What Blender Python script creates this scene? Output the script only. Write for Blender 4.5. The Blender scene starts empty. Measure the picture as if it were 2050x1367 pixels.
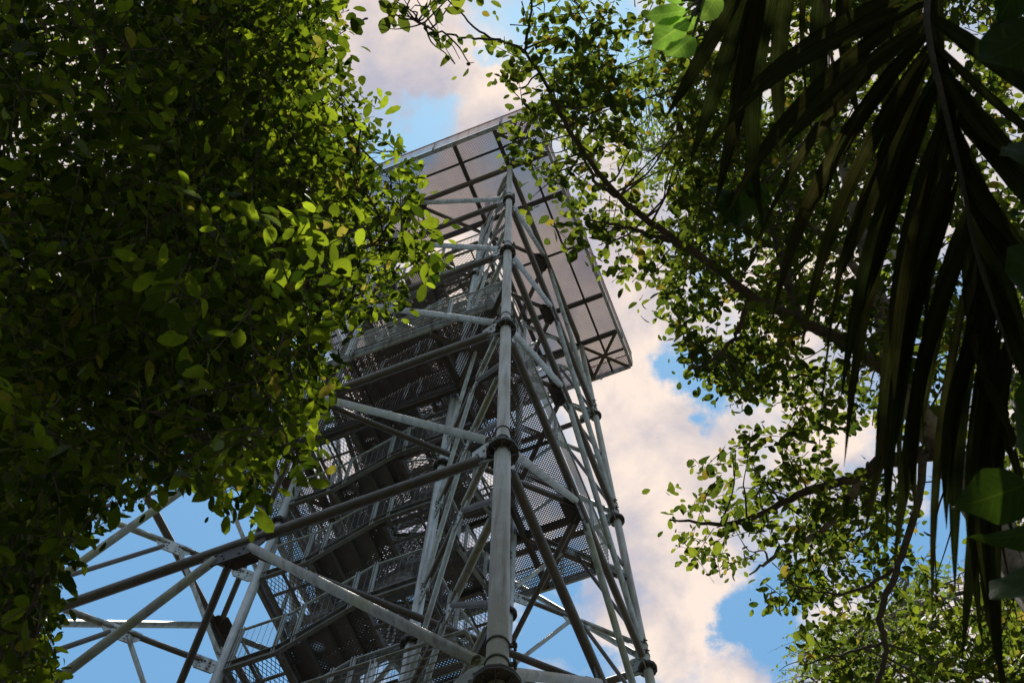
import bpy, math, random
import numpy as np
from mathutils import Matrix, Vector
random.seed(7)
RNG = np.random.default_rng(11)
R = math.radians
sc = bpy.context.scene
col = sc.collection

# ------------------------------------------------------------------ camera
CAM = np.array([-11.01325674, -7.39620231, 1.6])
RT = np.array([0.36671153, -0.92997683, 0.02580207])
UP = np.array([-0.87779276, -0.33667942, 0.34077388])
FW = np.array([0.30822478, 0.14761458, 0.93979116])
FPX = 2700.0                      # focal length in pixels of a 2050 px wide frame
cd = bpy.data.cameras.new('camera')
cam = bpy.data.objects.new('camera', cd)
col.objects.link(cam)
cam.matrix_world = Matrix(((RT[0], UP[0], -FW[0], CAM[0]), (RT[1], UP[1], -FW[1], CAM[1]),
                           (RT[2], UP[2], -FW[2], CAM[2]), (0, 0, 0, 1)))
cd.sensor_width = 36.0
cd.lens = FPX / 2050.0 * 36.0
cd.clip_start = 0.1
cd.clip_end = 5000.0
cd.dof.use_dof = True
cd.dof.focus_distance = 24.0
cd.dof.aperture_fstop = 9.0
sc.camera = cam


def ray(u, v):
    d = (u - 1025.0) * RT / FPX - (v - 683.5) * UP / FPX + FW
    return d / np.linalg.norm(d)


def at(u, v, dist):
    """the point of the place that is dist metres away in this direction"""
    return CAM + ray(u, v) * dist


def view_px(P):
    d = np.asarray(P) - CAM
    z = d @ FW
    return np.stack([1025 + FPX * (d @ RT) / z, 683.5 - FPX * (d @ UP) / z], -1)


# ------------------------------------------------------------------ nodes helper
class NT:
    def __init__(s, tree):
        s.t = tree
        tree.nodes.clear()

    def n(s, kind, ins=None, **props):
        nd = s.t.nodes.new(kind)
        for k, v in props.items():
            setattr(nd, k, v)
        for k, v in (ins or {}).items():
            s.put(nd, k, v)
        return nd

    def put(s, nd, k, v):
        sock = nd.inputs[k]
        if hasattr(v, 'bl_idname') and hasattr(v, 'is_output'):
            s.t.links.new(v, sock)
        elif hasattr(v, 'outputs'):
            s.t.links.new(v.outputs[0], sock)
        else:
            sock.default_value = v

    def math(s, op, a, b=None, c=None, clamp=False):
        nd = s.n('ShaderNodeMath', operation=op, use_clamp=clamp)
        s.put(nd, 0, a)
        if b is not None:
            s.put(nd, 1, b)
        if c is not None:
            s.put(nd, 2, c)
        return nd.outputs[0]

    def mixc(s, fac, a, b, blend='MIX'):
        nd = s.n('ShaderNodeMix', data_type='RGBA', blend_type=blend)
        s.put(nd, 0, fac)
        s.put(nd, 6, a)
        s.put(nd, 7, b)
        return nd.outputs[2]

    def ramp(s, fac, stops):
        nd = s.n('ShaderNodeValToRGB', {0: fac})
        el = nd.color_ramp.elements
        el[0].position, el[0].color = stops[0]
        el[1].position, el[1].color = stops[-1]
        for p, c in stops[1:-1]:
            e = el.new(p)
            e.color = c
        return nd.outputs[0]


def rgb(r, g, b):
    return (r, g, b, 1.0)


# ------------------------------------------------------------------ world, sun, exposure
SUN = np.array([0.097, 0.0446, 0.9943])
SUN = ray(1080, 20)
elev = math.asin(SUN[2])
azim = math.atan2(SUN[0], SUN[1])
w = bpy.data.worlds.new('World')
sc.world = w
w.use_nodes = True
nt = NT(w.node_tree)
sky = nt.n('ShaderNodeTexSky', sky_type='NISHITA', sun_disc=False, sun_elevation=elev, sun_rotation=azim,
           air_density=1.0, dust_density=0.2, ozone_density=1.0)
tc = nt.n('ShaderNodeTexCoord')
sep = nt.n('ShaderNodeSeparateXYZ', {0: tc.outputs['Generated']})
zc = nt.math('MAXIMUM', sep.outputs[2], 0.08)
# clouds lie in one flat layer overhead
lay = nt.n('ShaderNodeCombineXYZ', {0: nt.math('DIVIDE', sep.outputs[0], zc), 1: nt.math('DIVIDE', sep.outputs[1], zc), 2: 0.0})
n1 = nt.n('ShaderNodeTexNoise', {'Vector': lay.outputs[0], 'Scale': 7.5, 'Detail': 10.0, 'Roughness': 0.6, 'Distortion': 0.25})
n2 = nt.n('ShaderNodeTexNoise', {'Vector': lay.outputs[0], 'Scale': 2.3, 'Detail': 4.0, 'Roughness': 0.5})
cov = nt.math('ADD', nt.math('MULTIPLY', n1.outputs[0], 0.75), nt.math('MULTIPLY', n2.outputs[0], 0.45))

nw = nt.n('ShaderNodeTexNoise', {'Vector': lay.outputs[0], 'Scale': 13.0, 'Detail': 6.0, 'Roughness': 0.6})
warp = nt.n('ShaderNodeVectorMath', {0: nw.outputs['Color'], 1: (0.5, 0.5, 0.5)}, operation='SUBTRACT')
warp = nt.n('ShaderNodeVectorMath', {0: warp.outputs[0], 1: (0.16, 0.16, 0.0)}, operation='MULTIPLY')
layw = nt.n('ShaderNodeVectorMath', {0: lay.outputs[0], 1: warp.outputs[0]}, operation='ADD')


def cloud_at(u, v, rad, wgt):
    """a cloud (or, with a minus, a gap of blue) in the layer"""
    global cov
    d = ray(u, v)
    p = (d[0] / d[2], d[1] / d[2], 0.0)
    dist = nt.n('ShaderNodeVectorMath', {0: layw.outputs[0], 1: p}, operation='DISTANCE').outputs['Value']
    m = nt.n('ShaderNodeMapRange', {'Value': dist, 'From Min': 0.0, 'From Max': rad / FPX * 1.12, 'To Min': wgt, 'To Max': 0.0},
             interpolation_type='SMOOTHSTEP')
    cov = nt.math('ADD', cov, m.outputs[0])


for c in ((740, 60, 330, .30), (960, 200, 150, .24), (900, 130, 120, .12), (1240, 600, 260, .24), (1100, 480, 330, .16), (1260, 860, 230, .22), (1300, 1080, 240, .26),
          (1340, 1290, 170, .26), (1420, 960, 220, .14), (1215, 1250, 80, .16), (900, 760, 300, .14), (930, 420, 150, .30),
          (290, 1190, 480, -.46), (90, 1330, 300, -.2), (1090, 1250, 120, -.30), (1530, 1250, 180, -.34), (1370, 762, 85, -.26), (1450, 790, 80, -.2),
          (975, 110, 60, -.26), (865, 240, 90, -.15), (780, 300, 70, -.14), (1310, 200, 170, -.22), (1900, 1060, 240, -.3),
          (1700, 910, 160, .2), (200, 300, 600, .2), (1620, 300, 500, .05)):
    cloud_at(*c)
mask = nt.n('ShaderNodeMapRange', {'Value': cov, 'From Min': 0.49, 'From Max': 0.75, 'To Min': 0.0, 'To Max': 1.0},
            interpolation_type='SMOOTHSTEP').outputs[0]
n3 = nt.n('ShaderNodeTexNoise', {'Vector': lay.outputs[0], 'Scale': 8.5, 'Detail': 9.0, 'Roughness': 0.58, 'Distortion': 0.25})
ccol = nt.ramp(n3.outputs[0], [(0.37, rgb(2.75, 2.7, 3.2)), (0.46, rgb(3.9, 3.45, 3.4)), (0.57, rgb(5.3, 4.45, 3.9))])
skyc = nt.mixc(1.0, sky.outputs[0], rgb(0.72, 1.02, 0.98), 'MULTIPLY')
mixed = nt.mixc(mask, skyc, ccol)
bg = nt.n('ShaderNodeBackground', {0: mixed, 1: 0.10})
nt.n('ShaderNodeOutputWorld', {0: bg})

sd = bpy.data.lights.new('sun', 'SUN')
sd.energy = 5.0
sd.angle = R(0.53)
sd.color = (1.0, 0.94, 0.84)
sun = bpy.data.objects.new('sun', sd)
col.objects.link(sun)
sun.location = (0, 0, 60)
sun.rotation_euler = Vector(SUN).to_track_quat('Z', 'Y').to_euler()

vs = sc.view_settings
vs.view_transform = 'Standard'
vs.look = 'None'
vs.exposure = 0.92
vs.gamma = 1.0
vs.use_curve_mapping = False
sc.cycles.transparent_max_bounces = 16
sc.cycles.max_bounces = 6
sc.cycles.diffuse_bounces = 3
sc.cycles.transmission_bounces = 4
sc.cycles.glossy_bounces = 2

# ------------------------------------------------------------------ materials
MAT = {}


def new_mat(name):
    m = bpy.data.materials.new(name)
    m.use_nodes = True
    MAT[name] = m
    return m, NT(m.node_tree)


def steel(name, base, stain, lichen=0.0, rough=0.55, metal=0.35, scale=3.0):
    m, t = new_mat(name)
    tc = t.n('ShaderNodeTexCoord')
    a = t.n('ShaderNodeTexNoise', {'Vector': tc.outputs['Object'], 'Scale': scale, 'Detail': 6.0, 'Roughness': 0.65})
    b = t.n('ShaderNodeTexNoise', {'Vector': tc.outputs['Object'], 'Scale': scale * 9, 'Detail': 4.0, 'Roughness': 0.7})
    c = t.ramp(a.outputs[0], [(0.32, stain), (0.62, base)])
    c = t.mixc(t.math('MULTIPLY', b.outputs[0], 0.55), c, t.mixc(0.5, stain, rgb(base[0] * 1.25, base[1] * 1.25, base[2] * 1.22)))
    mp = t.n('ShaderNodeMapping', {0: tc.outputs['Object'], 'Scale': (9.0, 9.0, 0.35)})
    sk = t.n('ShaderNodeTexNoise', {'Vector': mp, 'Scale': 1.0, 'Detail': 5.0, 'Roughness': 0.6})
    fs_ = t.n('ShaderNodeMapRange', {'Value': sk.outputs[0], 'From Min': 0.49, 'From Max': 0.68, 'To Max': 0.75}).outputs[0]
    c = t.mixc(fs_, c, rgb(0.13, 0.095, 0.065))
    if lichen:
        l = t.n('ShaderNodeTexNoise', {'Vector': tc.outputs['Object'], 'Scale': 1.1, 'Detail': 7.0, 'Roughness': 0.7})
        f = t.n('ShaderNodeMapRange', {'Value': l.outputs[0], 'From Min': 0.47, 'From Max': 0.66, 'To Max': lichen}).outputs[0]
        c = t.mixc(f, c, rgb(0.26, 0.25, 0.10))
    bump = t.n('ShaderNodeBump', {'Strength': 0.25, 'Distance': 0.01, 'Height': b.outputs[0]})
    p = t.n('ShaderNodeBsdfPrincipled', {'Base Color': c, 'Metallic': metal, 'Roughness': rough, 'Normal': bump})
    t.n('ShaderNodeOutputMaterial', {0: p})
    return m


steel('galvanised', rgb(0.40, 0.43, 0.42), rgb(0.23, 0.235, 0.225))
steel('galvanised_lichen', rgb(0.34, 0.35, 0.32), rgb(0.19, 0.185, 0.165), lichen=0.7)
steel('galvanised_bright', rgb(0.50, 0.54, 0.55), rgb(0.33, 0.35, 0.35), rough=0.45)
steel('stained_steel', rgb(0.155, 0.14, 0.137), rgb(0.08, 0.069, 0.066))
steel('stair_steel', rgb(0.24, 0.24, 0.245), rgb(0.13, 0.125, 0.12))
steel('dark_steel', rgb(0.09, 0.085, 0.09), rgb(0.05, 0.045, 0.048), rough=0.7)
steel('column_steel', rgb(0.43, 0.43, 0.40), rgb(0.25, 0.22, 0.18), lichen=0.4, scale=1.3)


def holed(name, kind, pitch, base, rad=0.35):
    m, t = new_mat(name)
    tc = t.n('ShaderNodeTexCoord')
    s = t.n('ShaderNodeSeparateXYZ', {0: tc.outputs['Object']})
    if kind == 'dots':
        k = 0.7071 / pitch
        u = t.math('MULTIPLY', t.math('ADD', s.outputs[0], s.outputs[1]), k)
        v = t.math('MULTIPLY', t.math('SUBTRACT', s.outputs[0], s.outputs[1]), k)
        fu = t.math('SUBTRACT', t.math('FRACT', u), 0.5)
        fv = t.math('SUBTRACT', t.math('FRACT', v), 0.5)
        d = t.math('ADD', t.math('MULTIPLY', fu, fu), t.math('MULTIPLY', fv, fv))
        hole = t.math('LESS_THAN', d, rad * rad)
    elif kind == 'diamond':
        a = t.math('DIVIDE', s.outputs[0], pitch)
        b = t.math('DIVIDE', s.outputs[1], pitch * 0.5)
        u = t.math('FRACT', t.math('ADD', a, b))
        v = t.math('FRACT', t.math('SUBTRACT', a, b))
        hole = t.math('MULTIPLY', t.math('GREATER_THAN', u, rad), t.math('GREATER_THAN', v, rad))
    else:                                        # woven wire of a railing panel: across = y, up = z
        u = t.math('FRACT', t.math('DIVIDE', s.outputs[1], pitch * 2.4))
        v = t.math('FRACT', t.math('DIVIDE', s.outputs[2], pitch))
        hole = t.math('MULTIPLY', t.math('GREATER_THAN', u, rad * .55), t.math('GREATER_THAN', v, rad))
    nz = t.n('ShaderNodeTexNoise', {'Vector': tc.outputs['Object'], 'Scale': 4.0, 'Detail': 5.0})
    c = t.mixc(nz.outputs[0], base, rgb(base[0] * .55, base[1] * .5, base[2] * .5))
    p = t.n('ShaderNodeBsdfPrincipled', {'Base Color': c, 'Metallic': 0.2, 'Roughness': 0.65})
    tr = t.n('ShaderNodeBsdfTransparent')
    mx = t.n('ShaderNodeMixShader', {0: hole, 1: p.outputs[0], 2: tr.outputs[0]})
    t.n('ShaderNodeOutputMaterial', {0: mx})
    return m


holed('perforated_plate', 'dots', 0.046, rgb(0.48, 0.225, 0.265), 0.325)
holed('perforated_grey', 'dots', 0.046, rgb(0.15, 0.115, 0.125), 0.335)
holed('tread_plate', 'dots', 0.045, rgb(0.19, 0.185, 0.195), 0.22)
holed('expanded_metal', 'diamond', 0.15, rgb(0.16, 0.16, 0.165), 0.15)
holed('wire_mesh', 'wire', 0.05, rgb(0.16, 0.165, 0.165), 0.14)


def leaf_mat(name, diff, diff2, trans, trans2, yellow=None, tw=0.5, gloss=0.06, veins=False, fibre=False):
    m, t = new_mat(name)
    g = t.n('ShaderNodeNewGeometry')
    o = t.n('ShaderNodeObjectInfo')
    tc = t.n('ShaderNodeTexCoord')
    r = t.math('FRACT', t.math('ADD', g.outputs['Random Per Island'], t.math('MULTIPLY', o.outputs['Random'], 7.31)))
    r2 = t.math('FRACT', t.math('MULTIPLY', r, 13.7))
    nz = t.n('ShaderNodeTexNoise', {'Vector': tc.outputs['Object'], 'Scale': 26.0, 'Detail': 4.0, 'Roughness': 0.6})
    dcol = t.mixc(r, diff, diff2)
    tcol = t.mixc(t.math('POWER', r2, 1.7), trans, trans2)
    if yellow:
        f = t.math('GREATER_THAN', r, 0.965)
        tcol = t.mixc(f, tcol, yellow)
        dcol = t.mixc(t.math('MULTIPLY', f, 0.6), dcol, yellow)
    k = t.n('ShaderNodeMapRange', {'Value': nz.outputs[0], 'From Min': 0.3, 'From Max': 0.7, 'To Min': 0.68, 'To Max': 1.15}).outputs[0]
    kk = t.n('ShaderNodeCombineXYZ', {0: k, 1: k, 2: k})
    tcol = t.mixc(1.0, tcol, kk.outputs[0], 'MULTIPLY')
    if fibre:                                     # lengthwise pleats of a palm leaflet
        uv = t.n('ShaderNodeUVMap', uv_map='blade')
        su = t.n('ShaderNodeSeparateXYZ', {0: uv.outputs[0]})
        fn = t.n('ShaderNodeTexNoise', {'Vector': t.n('ShaderNodeCombineXYZ', {0: t.math('MULTIPLY', su.outputs[0], 1.5), 1: t.math('MULTIPLY', su.outputs[1], 9.0), 2: r}), 'Scale': 1.0, 'Detail': 4.0})
        fk = t.n('ShaderNodeMapRange', {'Value': fn.outputs[0], 'From Min': 0.35, 'From Max': 0.65, 'To Min': 0.5, 'To Max': 1.7}).outputs[0]
        fv = t.n('ShaderNodeCombineXYZ', {0: fk, 1: fk, 2: fk})
        tcol = t.mixc(1.0, tcol, fv.outputs[0], 'MULTIPLY')
        dcol = t.mixc(1.0, dcol, fv.outputs[0], 'MULTIPLY')
    if veins:                                     # paler midrib and side veins, from the blade's own coordinates
        uv = t.n('ShaderNodeUVMap', uv_map='blade')
        su = t.n('ShaderNodeSeparateXYZ', {0: uv.outputs[0]})
        av = t.math('ABSOLUTE', su.outputs[1])
        rib_ = t.math('LESS_THAN', av, .035)
        ph = t.math('FRACT', t.math('MULTIPLY', t.math('SUBTRACT', su.outputs[0], t.math('MULTIPLY', av, .22)), 9.0))
        sv = t.math('MULTIPLY', t.math('LESS_THAN', ph, .09), .7)
        vf = t.math('MAXIMUM', rib_, sv)
        tcol = t.mixc(t.math('MULTIPLY', vf, .55), tcol, rgb(trans2[0] * 2.0, trans2[1] * 1.5, trans2[2] * 2.5))
        dcol = t.mixc(t.math('MULTIPLY', vf, .4), dcol, rgb(diff2[0] * 1.8, diff2[1] * 1.6, diff2[2] * 1.8))
    d = t.n('ShaderNodeBsdfDiffuse', {0: dcol, 1: 0.6})
    tr = t.n('ShaderNodeBsdfTranslucent', {0: tcol})
    gl = t.n('ShaderNodeBsdfGlossy', {0: rgb(.8, .85, .8), 'Roughness': 0.5})
    fr = t.n('ShaderNodeFresnel', {0: 1.38})
    mx = t.n('ShaderNodeMixShader', {0: tw, 1: d.outputs[0], 2: tr.outputs[0]})
    m2 = t.n('ShaderNodeMixShader', {0: t.math('MULTIPLY', fr.outputs[0], gloss * 10, clamp=True), 1: mx.outputs[0], 2: gl.outputs[0]})
    t.n('ShaderNodeOutputMaterial', {0: m2})
    return m


leaf_mat('leaf_left', rgb(.03, .048, .014), rgb(.046, .064, .018), rgb(.022, .045, .003), rgb(.29, .38, .016), rgb(.26, .24, .03), gloss=.005)
leaf_mat('leaf_right', rgb(.034, .05, .018), rgb(.052, .066, .022), rgb(.05, .085, .010), rgb(.27, .33, .025), rgb(.30, .24, .03), tw=.45, gloss=.004)
leaf_mat('leaf_fine', rgb(.05, .085, .02), rgb(.085, .11, .03), rgb(.14, .23, .03), rgb(.26, .30, .04), rgb(.32, .27, .05), gloss=.0)
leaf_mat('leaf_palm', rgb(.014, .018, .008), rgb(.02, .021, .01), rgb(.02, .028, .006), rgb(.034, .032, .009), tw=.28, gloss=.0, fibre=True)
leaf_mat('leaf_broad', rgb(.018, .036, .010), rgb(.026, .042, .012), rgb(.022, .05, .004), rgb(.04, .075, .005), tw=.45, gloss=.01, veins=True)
leaf_mat('leaf_sunlit', rgb(.06, .13, .025), rgb(.08, .15, .03), rgb(.30, .58, .06), rgb(.40, .66, .08), tw=.55, gloss=.03, veins=True)  # canopy shades these sapling leaves; sunlight is put into their colour


def bark(name, c1, c2, scale=7.0):
    m, t = new_mat(name)
    tc = t.n('ShaderNodeTexCoord')
    a = t.n('ShaderNodeTexNoise', {'Vector': tc.outputs['Object'], 'Scale': scale, 'Detail': 7.0, 'Roughness': 0.7})
    b = t.n('ShaderNodeTexNoise', {'Vector': tc.outputs['Object'], 'Scale': scale * 5, 'Detail': 5.0, 'Roughness': 0.7})
    c = t.ramp(a.outputs[0], [(0.38, c1), (0.62, c2)])
    bump = t.n('ShaderNodeBump', {'Strength': 0.7, 'Distance': 0.03, 'Height': b.outputs[0]})
    p = t.n('ShaderNodeBsdfPrincipled', {'Base Color': c, 'Roughness': 0.9, 'Normal': bump})
    t.n('ShaderNodeOutputMaterial', {0: p})


bark('bark_dark', rgb(.05, .04, .035), rgb(.11, .09, .075))
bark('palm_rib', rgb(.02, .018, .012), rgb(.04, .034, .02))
bark('bark_pale', rgb(.10, .085, .07), rgb(.36, .32, .28), 4.0)

m, t = new_mat('forest_floor')
tc = t.n('ShaderNodeTexCoord')
a = t.n('ShaderNodeTexNoise', {'Vector': tc.outputs['Object'], 'Scale': 0.35, 'Detail': 9.0, 'Roughness': 0.65})
b = t.n('ShaderNodeTexNoise', {'Vector': tc.outputs['Object'], 'Scale': 7.0, 'Detail': 6.0, 'Roughness': 0.7})
c = t.ramp(a.outputs[0], [(0.36, rgb(.035, .026, .018)), (0.5, rgb(.05, .042, .024)), (0.62, rgb(.03, .045, .016))])
c = t.mixc(t.math('MULTIPLY', b.outputs[0], .5), c, rgb(.075, .058, .035))
p = t.n('ShaderNodeBsdfPrincipled', {'Base Color': c, 'Roughness': 0.95,
                                     'Normal': t.n('ShaderNodeBump', {'Strength': .8, 'Distance': .05, 'Height': b.outputs[0]})})
t.n('ShaderNodeOutputMaterial', {0: p})


# ------------------------------------------------------------------ mesh helpers
def V(*a):
    return np.array(a, float)


def unit(v):
    v = np.asarray(v, float)
    return v / max(1e-9, np.linalg.norm(v))


def frame(d, hint=(0, 0, 1)):
    d = unit(d)
    h = np.asarray(hint, float)
    if abs(d @ unit(h)) > 0.97:
        h = V(1, 0.03, 0)
    a = unit(np.cross(h, d))
    return a, np.cross(d, a)


class MB:
    def __init__(s):
        s.v, s.f = [], []

    def add(s, vs, fs):
        o = len(s.v)
        s.v += [tuple(x) for x in vs]
        s.f += [tuple(i + o for i in f) for f in fs]
        return s

    def tube(s, p0, p1, r, seg=10, r2=None, cap=True):
        p0, p1 = np.asarray(p0, float), np.asarray(p1, float)
        a, b = frame(p1 - p0)
        vs = []
        for p, rr in ((p0, r), (p1, r if r2 is None else r2)):
            for i in range(seg):
                t = 2 * math.pi * i / seg
                vs.append(p + (a * math.cos(t) + b * math.sin(t)) * rr)
        fs = [(i, (i + 1) % seg, seg + (i + 1) % seg, seg + i) for i in range(seg)]
        if cap:
            fs += [tuple(range(seg))[::-1], tuple(range(seg, 2 * seg))]
        return s.add(vs, fs)

    def path(s, pts, rad, seg=8):
        pts = [np.asarray(p, float) for p in pts]
        n = len(pts)
        vs, fs = [], []
        a = None
        for k, p in enumerate(pts):
            d = unit(pts[min(k + 1, n - 1)] - pts[max(k - 1, 0)])
            if a is None:
                a, b = frame(d)
            else:
                a = unit(a - d * (a @ d))
                b = np.cross(d, a)
            rr = rad[k] if hasattr(rad, '__len__') else rad
            for i in range(seg):
                t = 2 * math.pi * i / seg
                vs.append(p + (a * math.cos(t) + b * math.sin(t)) * rr)
        for k in range(n - 1):
            for i in range(seg):
                j = (i + 1) % seg
                fs.append((k * seg + i, k * seg + j, (k + 1) * seg + j, (k + 1) * seg + i))
        fs += [tuple(range(seg))[::-1], tuple(range((n - 1) * seg, n * seg))]
        return s.add(vs, fs)

    def bar(s, p0, p1, wid, hei, hint=(0, 0, 1)):
        """box from p0 to p1, wid across, hei along hint"""
        p0, p1 = np.asarray(p0, float), np.asarray(p1, float)
        a, b = frame(p1 - p0, hint)
        vs = [p + a * sx * wid / 2 + b * sy * hei / 2 for p in (p0, p1) for sx, sy in ((-1, -1), (1, -1), (1, 1), (-1, 1))]
        return s.add(vs, [(0, 3, 2, 1), (4, 5, 6, 7), (0, 1, 5, 4), (1, 2, 6, 5), (2, 3, 7, 6), (3, 0, 4, 7)])

    def channel(s, p0, p1, wid, hei, out, th=0.012):
        """steel channel: a web with two flanges turned towards out"""
        out = np.asarray(out, float)
        z = V(0, 0, 1)
        p0, p1 = np.asarray(p0, float), np.asarray(p1, float)
        s.bar(p0, p1, th, hei)
        for k in (-1, 1):
            o = z * k * (hei / 2 - th / 2) + out * (wid / 2)
            s.bar(p0 + o, p1 + o, wid - th, th)
        return s

    def prism(s, poly, thick, axis):
        """poly: 3-D points of a flat outline; extruded by thick along axis, centred"""
        axis = unit(axis)
        n = len(poly)
        P = [np.asarray(p, float) for p in poly]
        vs = [p - axis * thick / 2 for p in P] + [p + axis * thick / 2 for p in P]
        fs = [tuple(range(n))[::-1], tuple(range(n, 2 * n))] + [(i, (i + 1) % n, n + (i + 1) % n, n + i) for i in range(n)]
        return s.add(vs, fs)

    def bolt(s, p, axis, r=0.02, h=0.03):
        axis = unit(axis)
        return s.tube(np.asarray(p) - axis * h, np.asarray(p) + axis * h, r, 6)

    def mesh(s, name, mat, smooth=True):
        me = bpy.data.meshes.new(name)
        me.from_pydata(s.v, [], s.f)
        me.materials.append(MAT[mat])
        if smooth:
            me.polygons.foreach_set('use_smooth', [True] * len(me.polygons))
            me.set_sharp_from_angle(angle=R(38))
        me.update()
        return me

    def build(s, name, mat, parent=None, smooth=True):
        return link(name, s.mesh(name, mat, smooth), parent)


def link(name, me, parent=None, loc=(0, 0, 0), rz=0.0):
    o = bpy.data.objects.new(name, me)
    col.objects.link(o)
    o.location = loc
    o.rotation_euler = (0, 0, rz)
    if parent:
        o.parent = parent
        # every parent stands unrotated when parts built in world coordinates join it
    return o


def tag(o, label, cat=None, group=None, kind=None):
    if label:
        o['label'] = label
    if cat:
        o['category'] = cat
    if group:
        o['group'] = group
    if kind:
        o['kind'] = kind
    return o


def empty(name, loc=(0, 0, 0)):
    o = bpy.data.objects.new(name, None)
    o.empty_display_size = 0.3
    o.location = [float(x) for x in loc]
    col.objects.link(o)
    return o


def join_world(o, parent):
    """parent a mesh built in world coordinates to an unrotated empty"""
    o.parent = parent
    o.location = -Vector(parent.location)
    return o


# ------------------------------------------------------------------ ground
N = 90
xs = np.sign(np.linspace(-1, 1, N)) * np.abs(np.linspace(-1, 1, N)) ** 3 * 1500
gx, gy = np.meshgrid(xs, xs)
gz = 0.25 * np.sin(gx * .07) * np.cos(gy * .06) + 0.12 * np.sin(gx * .31 + 1) * np.sin(gy * .27)
rr = np.hypot(gx, gy)
gz = gz * np.clip((rr - 6) / 10, 0, 1) - 0.02
verts = np.stack([gx.ravel(), gy.ravel(), gz.ravel()], -1)
faces = [(j * N + i, j * N + i + 1, (j + 1) * N + i + 1, (j + 1) * N + i) for j in range(N - 1) for i in range(N - 1)]
MBg = MB()
MBg.add(verts, faces)
gr = MBg.build('ground', 'forest_floor')
tag(gr, None, kind='structure')

# ------------------------------------------------------------------ tower
tower = empty('observation_tower')
tag(tower, 'tall galvanised steel lattice observation tower with perforated platforms and inner stairs', 'tower')
Z3, H3, HS, Q = 18.418, 4.0414, 0.2465, 1.686


def zl(l):
    return Z3 + 6.0 * (l - 3)


def hf(l):
    return H3 - HS * (l - 3)


def lv(z):
    return 3 + (z - Z3) / 6.0


def outer(z, sx, sy):
    h = hf(lv(z))
    return V(sx * h, sy * h, z)


CORN = ((-1, -1), (-1, 1), (1, 1), (1, -1))
TOPZ = 42.0
LEV = [zl(l) for l in range(0, 8)]


def flange_mesh(mb, c, axis, r, ro, up=True):
    axis = unit(axis)
    a, b = frame(axis)
    for k in (-1, 1):
        pts = [c + axis * k * 0.022 + (a * math.cos(t) + b * math.sin(t)) * ro for t in np.arange(12) * math.pi / 6]
        mb.prism(pts, 0.032, axis)
    for i in range(8):
        t = i * math.pi / 4 + 0.3
        d = a * math.cos(t) + b * math.sin(t)
        tan = np.cross(axis, d)
        for k in (-1, 1):
            mb.prism([c + axis * k * .038 + d * r * .95, c + axis * k * .038 + d * ro * .93, c + axis * k * (.038 + ro * .45) + d * r * .98], 0.014, tan)
        mb.bolt(c + d * (r + ro) * .53 + tan * .03, axis, .018, .075)


def col_r(z):
    return .125 if z < LEV[2] else .115 if z < LEV[3] else .096 if z < LEV[4] else .092 if z < LEV[5] else .084 if z < LEV[6] else .08


for ci, (sx, sy) in enumerate(CORN):
    mb = MB()
    zs = [0.0] + [z for z in LEV if 0 < z < TOPZ] + [TOPZ]
    for z0, z1 in zip(zs[:-1], zs[1:]):
        mb.tube(outer(z0, sx, sy), outer(z1, sx, sy), col_r((z0 + z1) / 2), 24)
    cm = mb.build('corner_column', 'column_steel', tower)
    if ci == 0:
        tag(cm, 'thick stained corner column rising nearest the viewer, in front of the stairs')
    for z in zs[1:-1]:
        mb = MB()
        p = outer(z, sx, sy)
        ax = outer(z + 1, sx, sy) - p
        flange_mesh(mb, p, ax, col_r(z - 1), col_r(z - 1) * 2.0)
        mb.build('flange', 'dark_steel', cm)
        mb = MB()
        for dz in (0.42, 0.78):
            mb = MB()
            c = outer(z + dz, sx, sy)
            r = col_r(z + 1) + .012
            mb.tube(c - unit(ax) * .014, c + unit(ax) * .014, r, 24)
            d = unit(V(-sx, sy * .6, 0)) if ci != 0 else unit(V(.3, -1, 0))
            mb.bar(c + d * r, c + d * (r + .07), .03, .05)
            mb.bolt(c + d * (r + .045), np.cross(d, V(0, 0, 1)), .016, .06)
            mb.build('clamp_band', 'dark_steel', cm)
    mb = MB()
    base = outer(0, sx, sy)
    mb.tube(base + V(0, 0, -.3), base + V(0, 0, .12), .45, 16)
    mb.build('footing', 'column_steel', cm)

for sx, sy in CORN:
    mb = MB()
    mb.tube((sx * Q, sy * Q, 0), (sx * Q, sy * Q, 45.2 if sx < 0 else 44.0), .088, 20)
    cm = mb.build('core_column', 'galvanised_bright', tower)
    for z in LEV[1:7]:
        mb = MB()
        flange_mesh(mb, V(sx * Q, sy * Q, z), V(0, 0, 1), .088, .17)
        mb.build('flange', 'dark_steel', cm)


def strut(p0, p1, r, name, mat, ends=(0, 0), plate=True):
    """pipe between two joints, stopping short of them, with flat end plates that reach the joint"""
    p0, p1 = np.asarray(p0, float), np.asarray(p1, float)
    d = unit(p1 - p0)
    a = p0 + d * ends[0]
    b = p1 - d * ends[1]
    mb = MB()
    mb.tube(a, b, r, 14)
    if plate:
        for q0, q1, e in ((p0, a, ends[0]), (p1, b, ends[1])):
            if e > .12:
                mb.bar(q0 + (q1 - q0) * .3, q1 + (q1 - q0) / e * .16, .02, r * 2.3)
                for k in (.62, .9):
                    mb.bolt(q0 + (q1 - q0) * k, frame(q1 - q0)[0], .02, .035)
    return mb.build(name, mat, tower)


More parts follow.
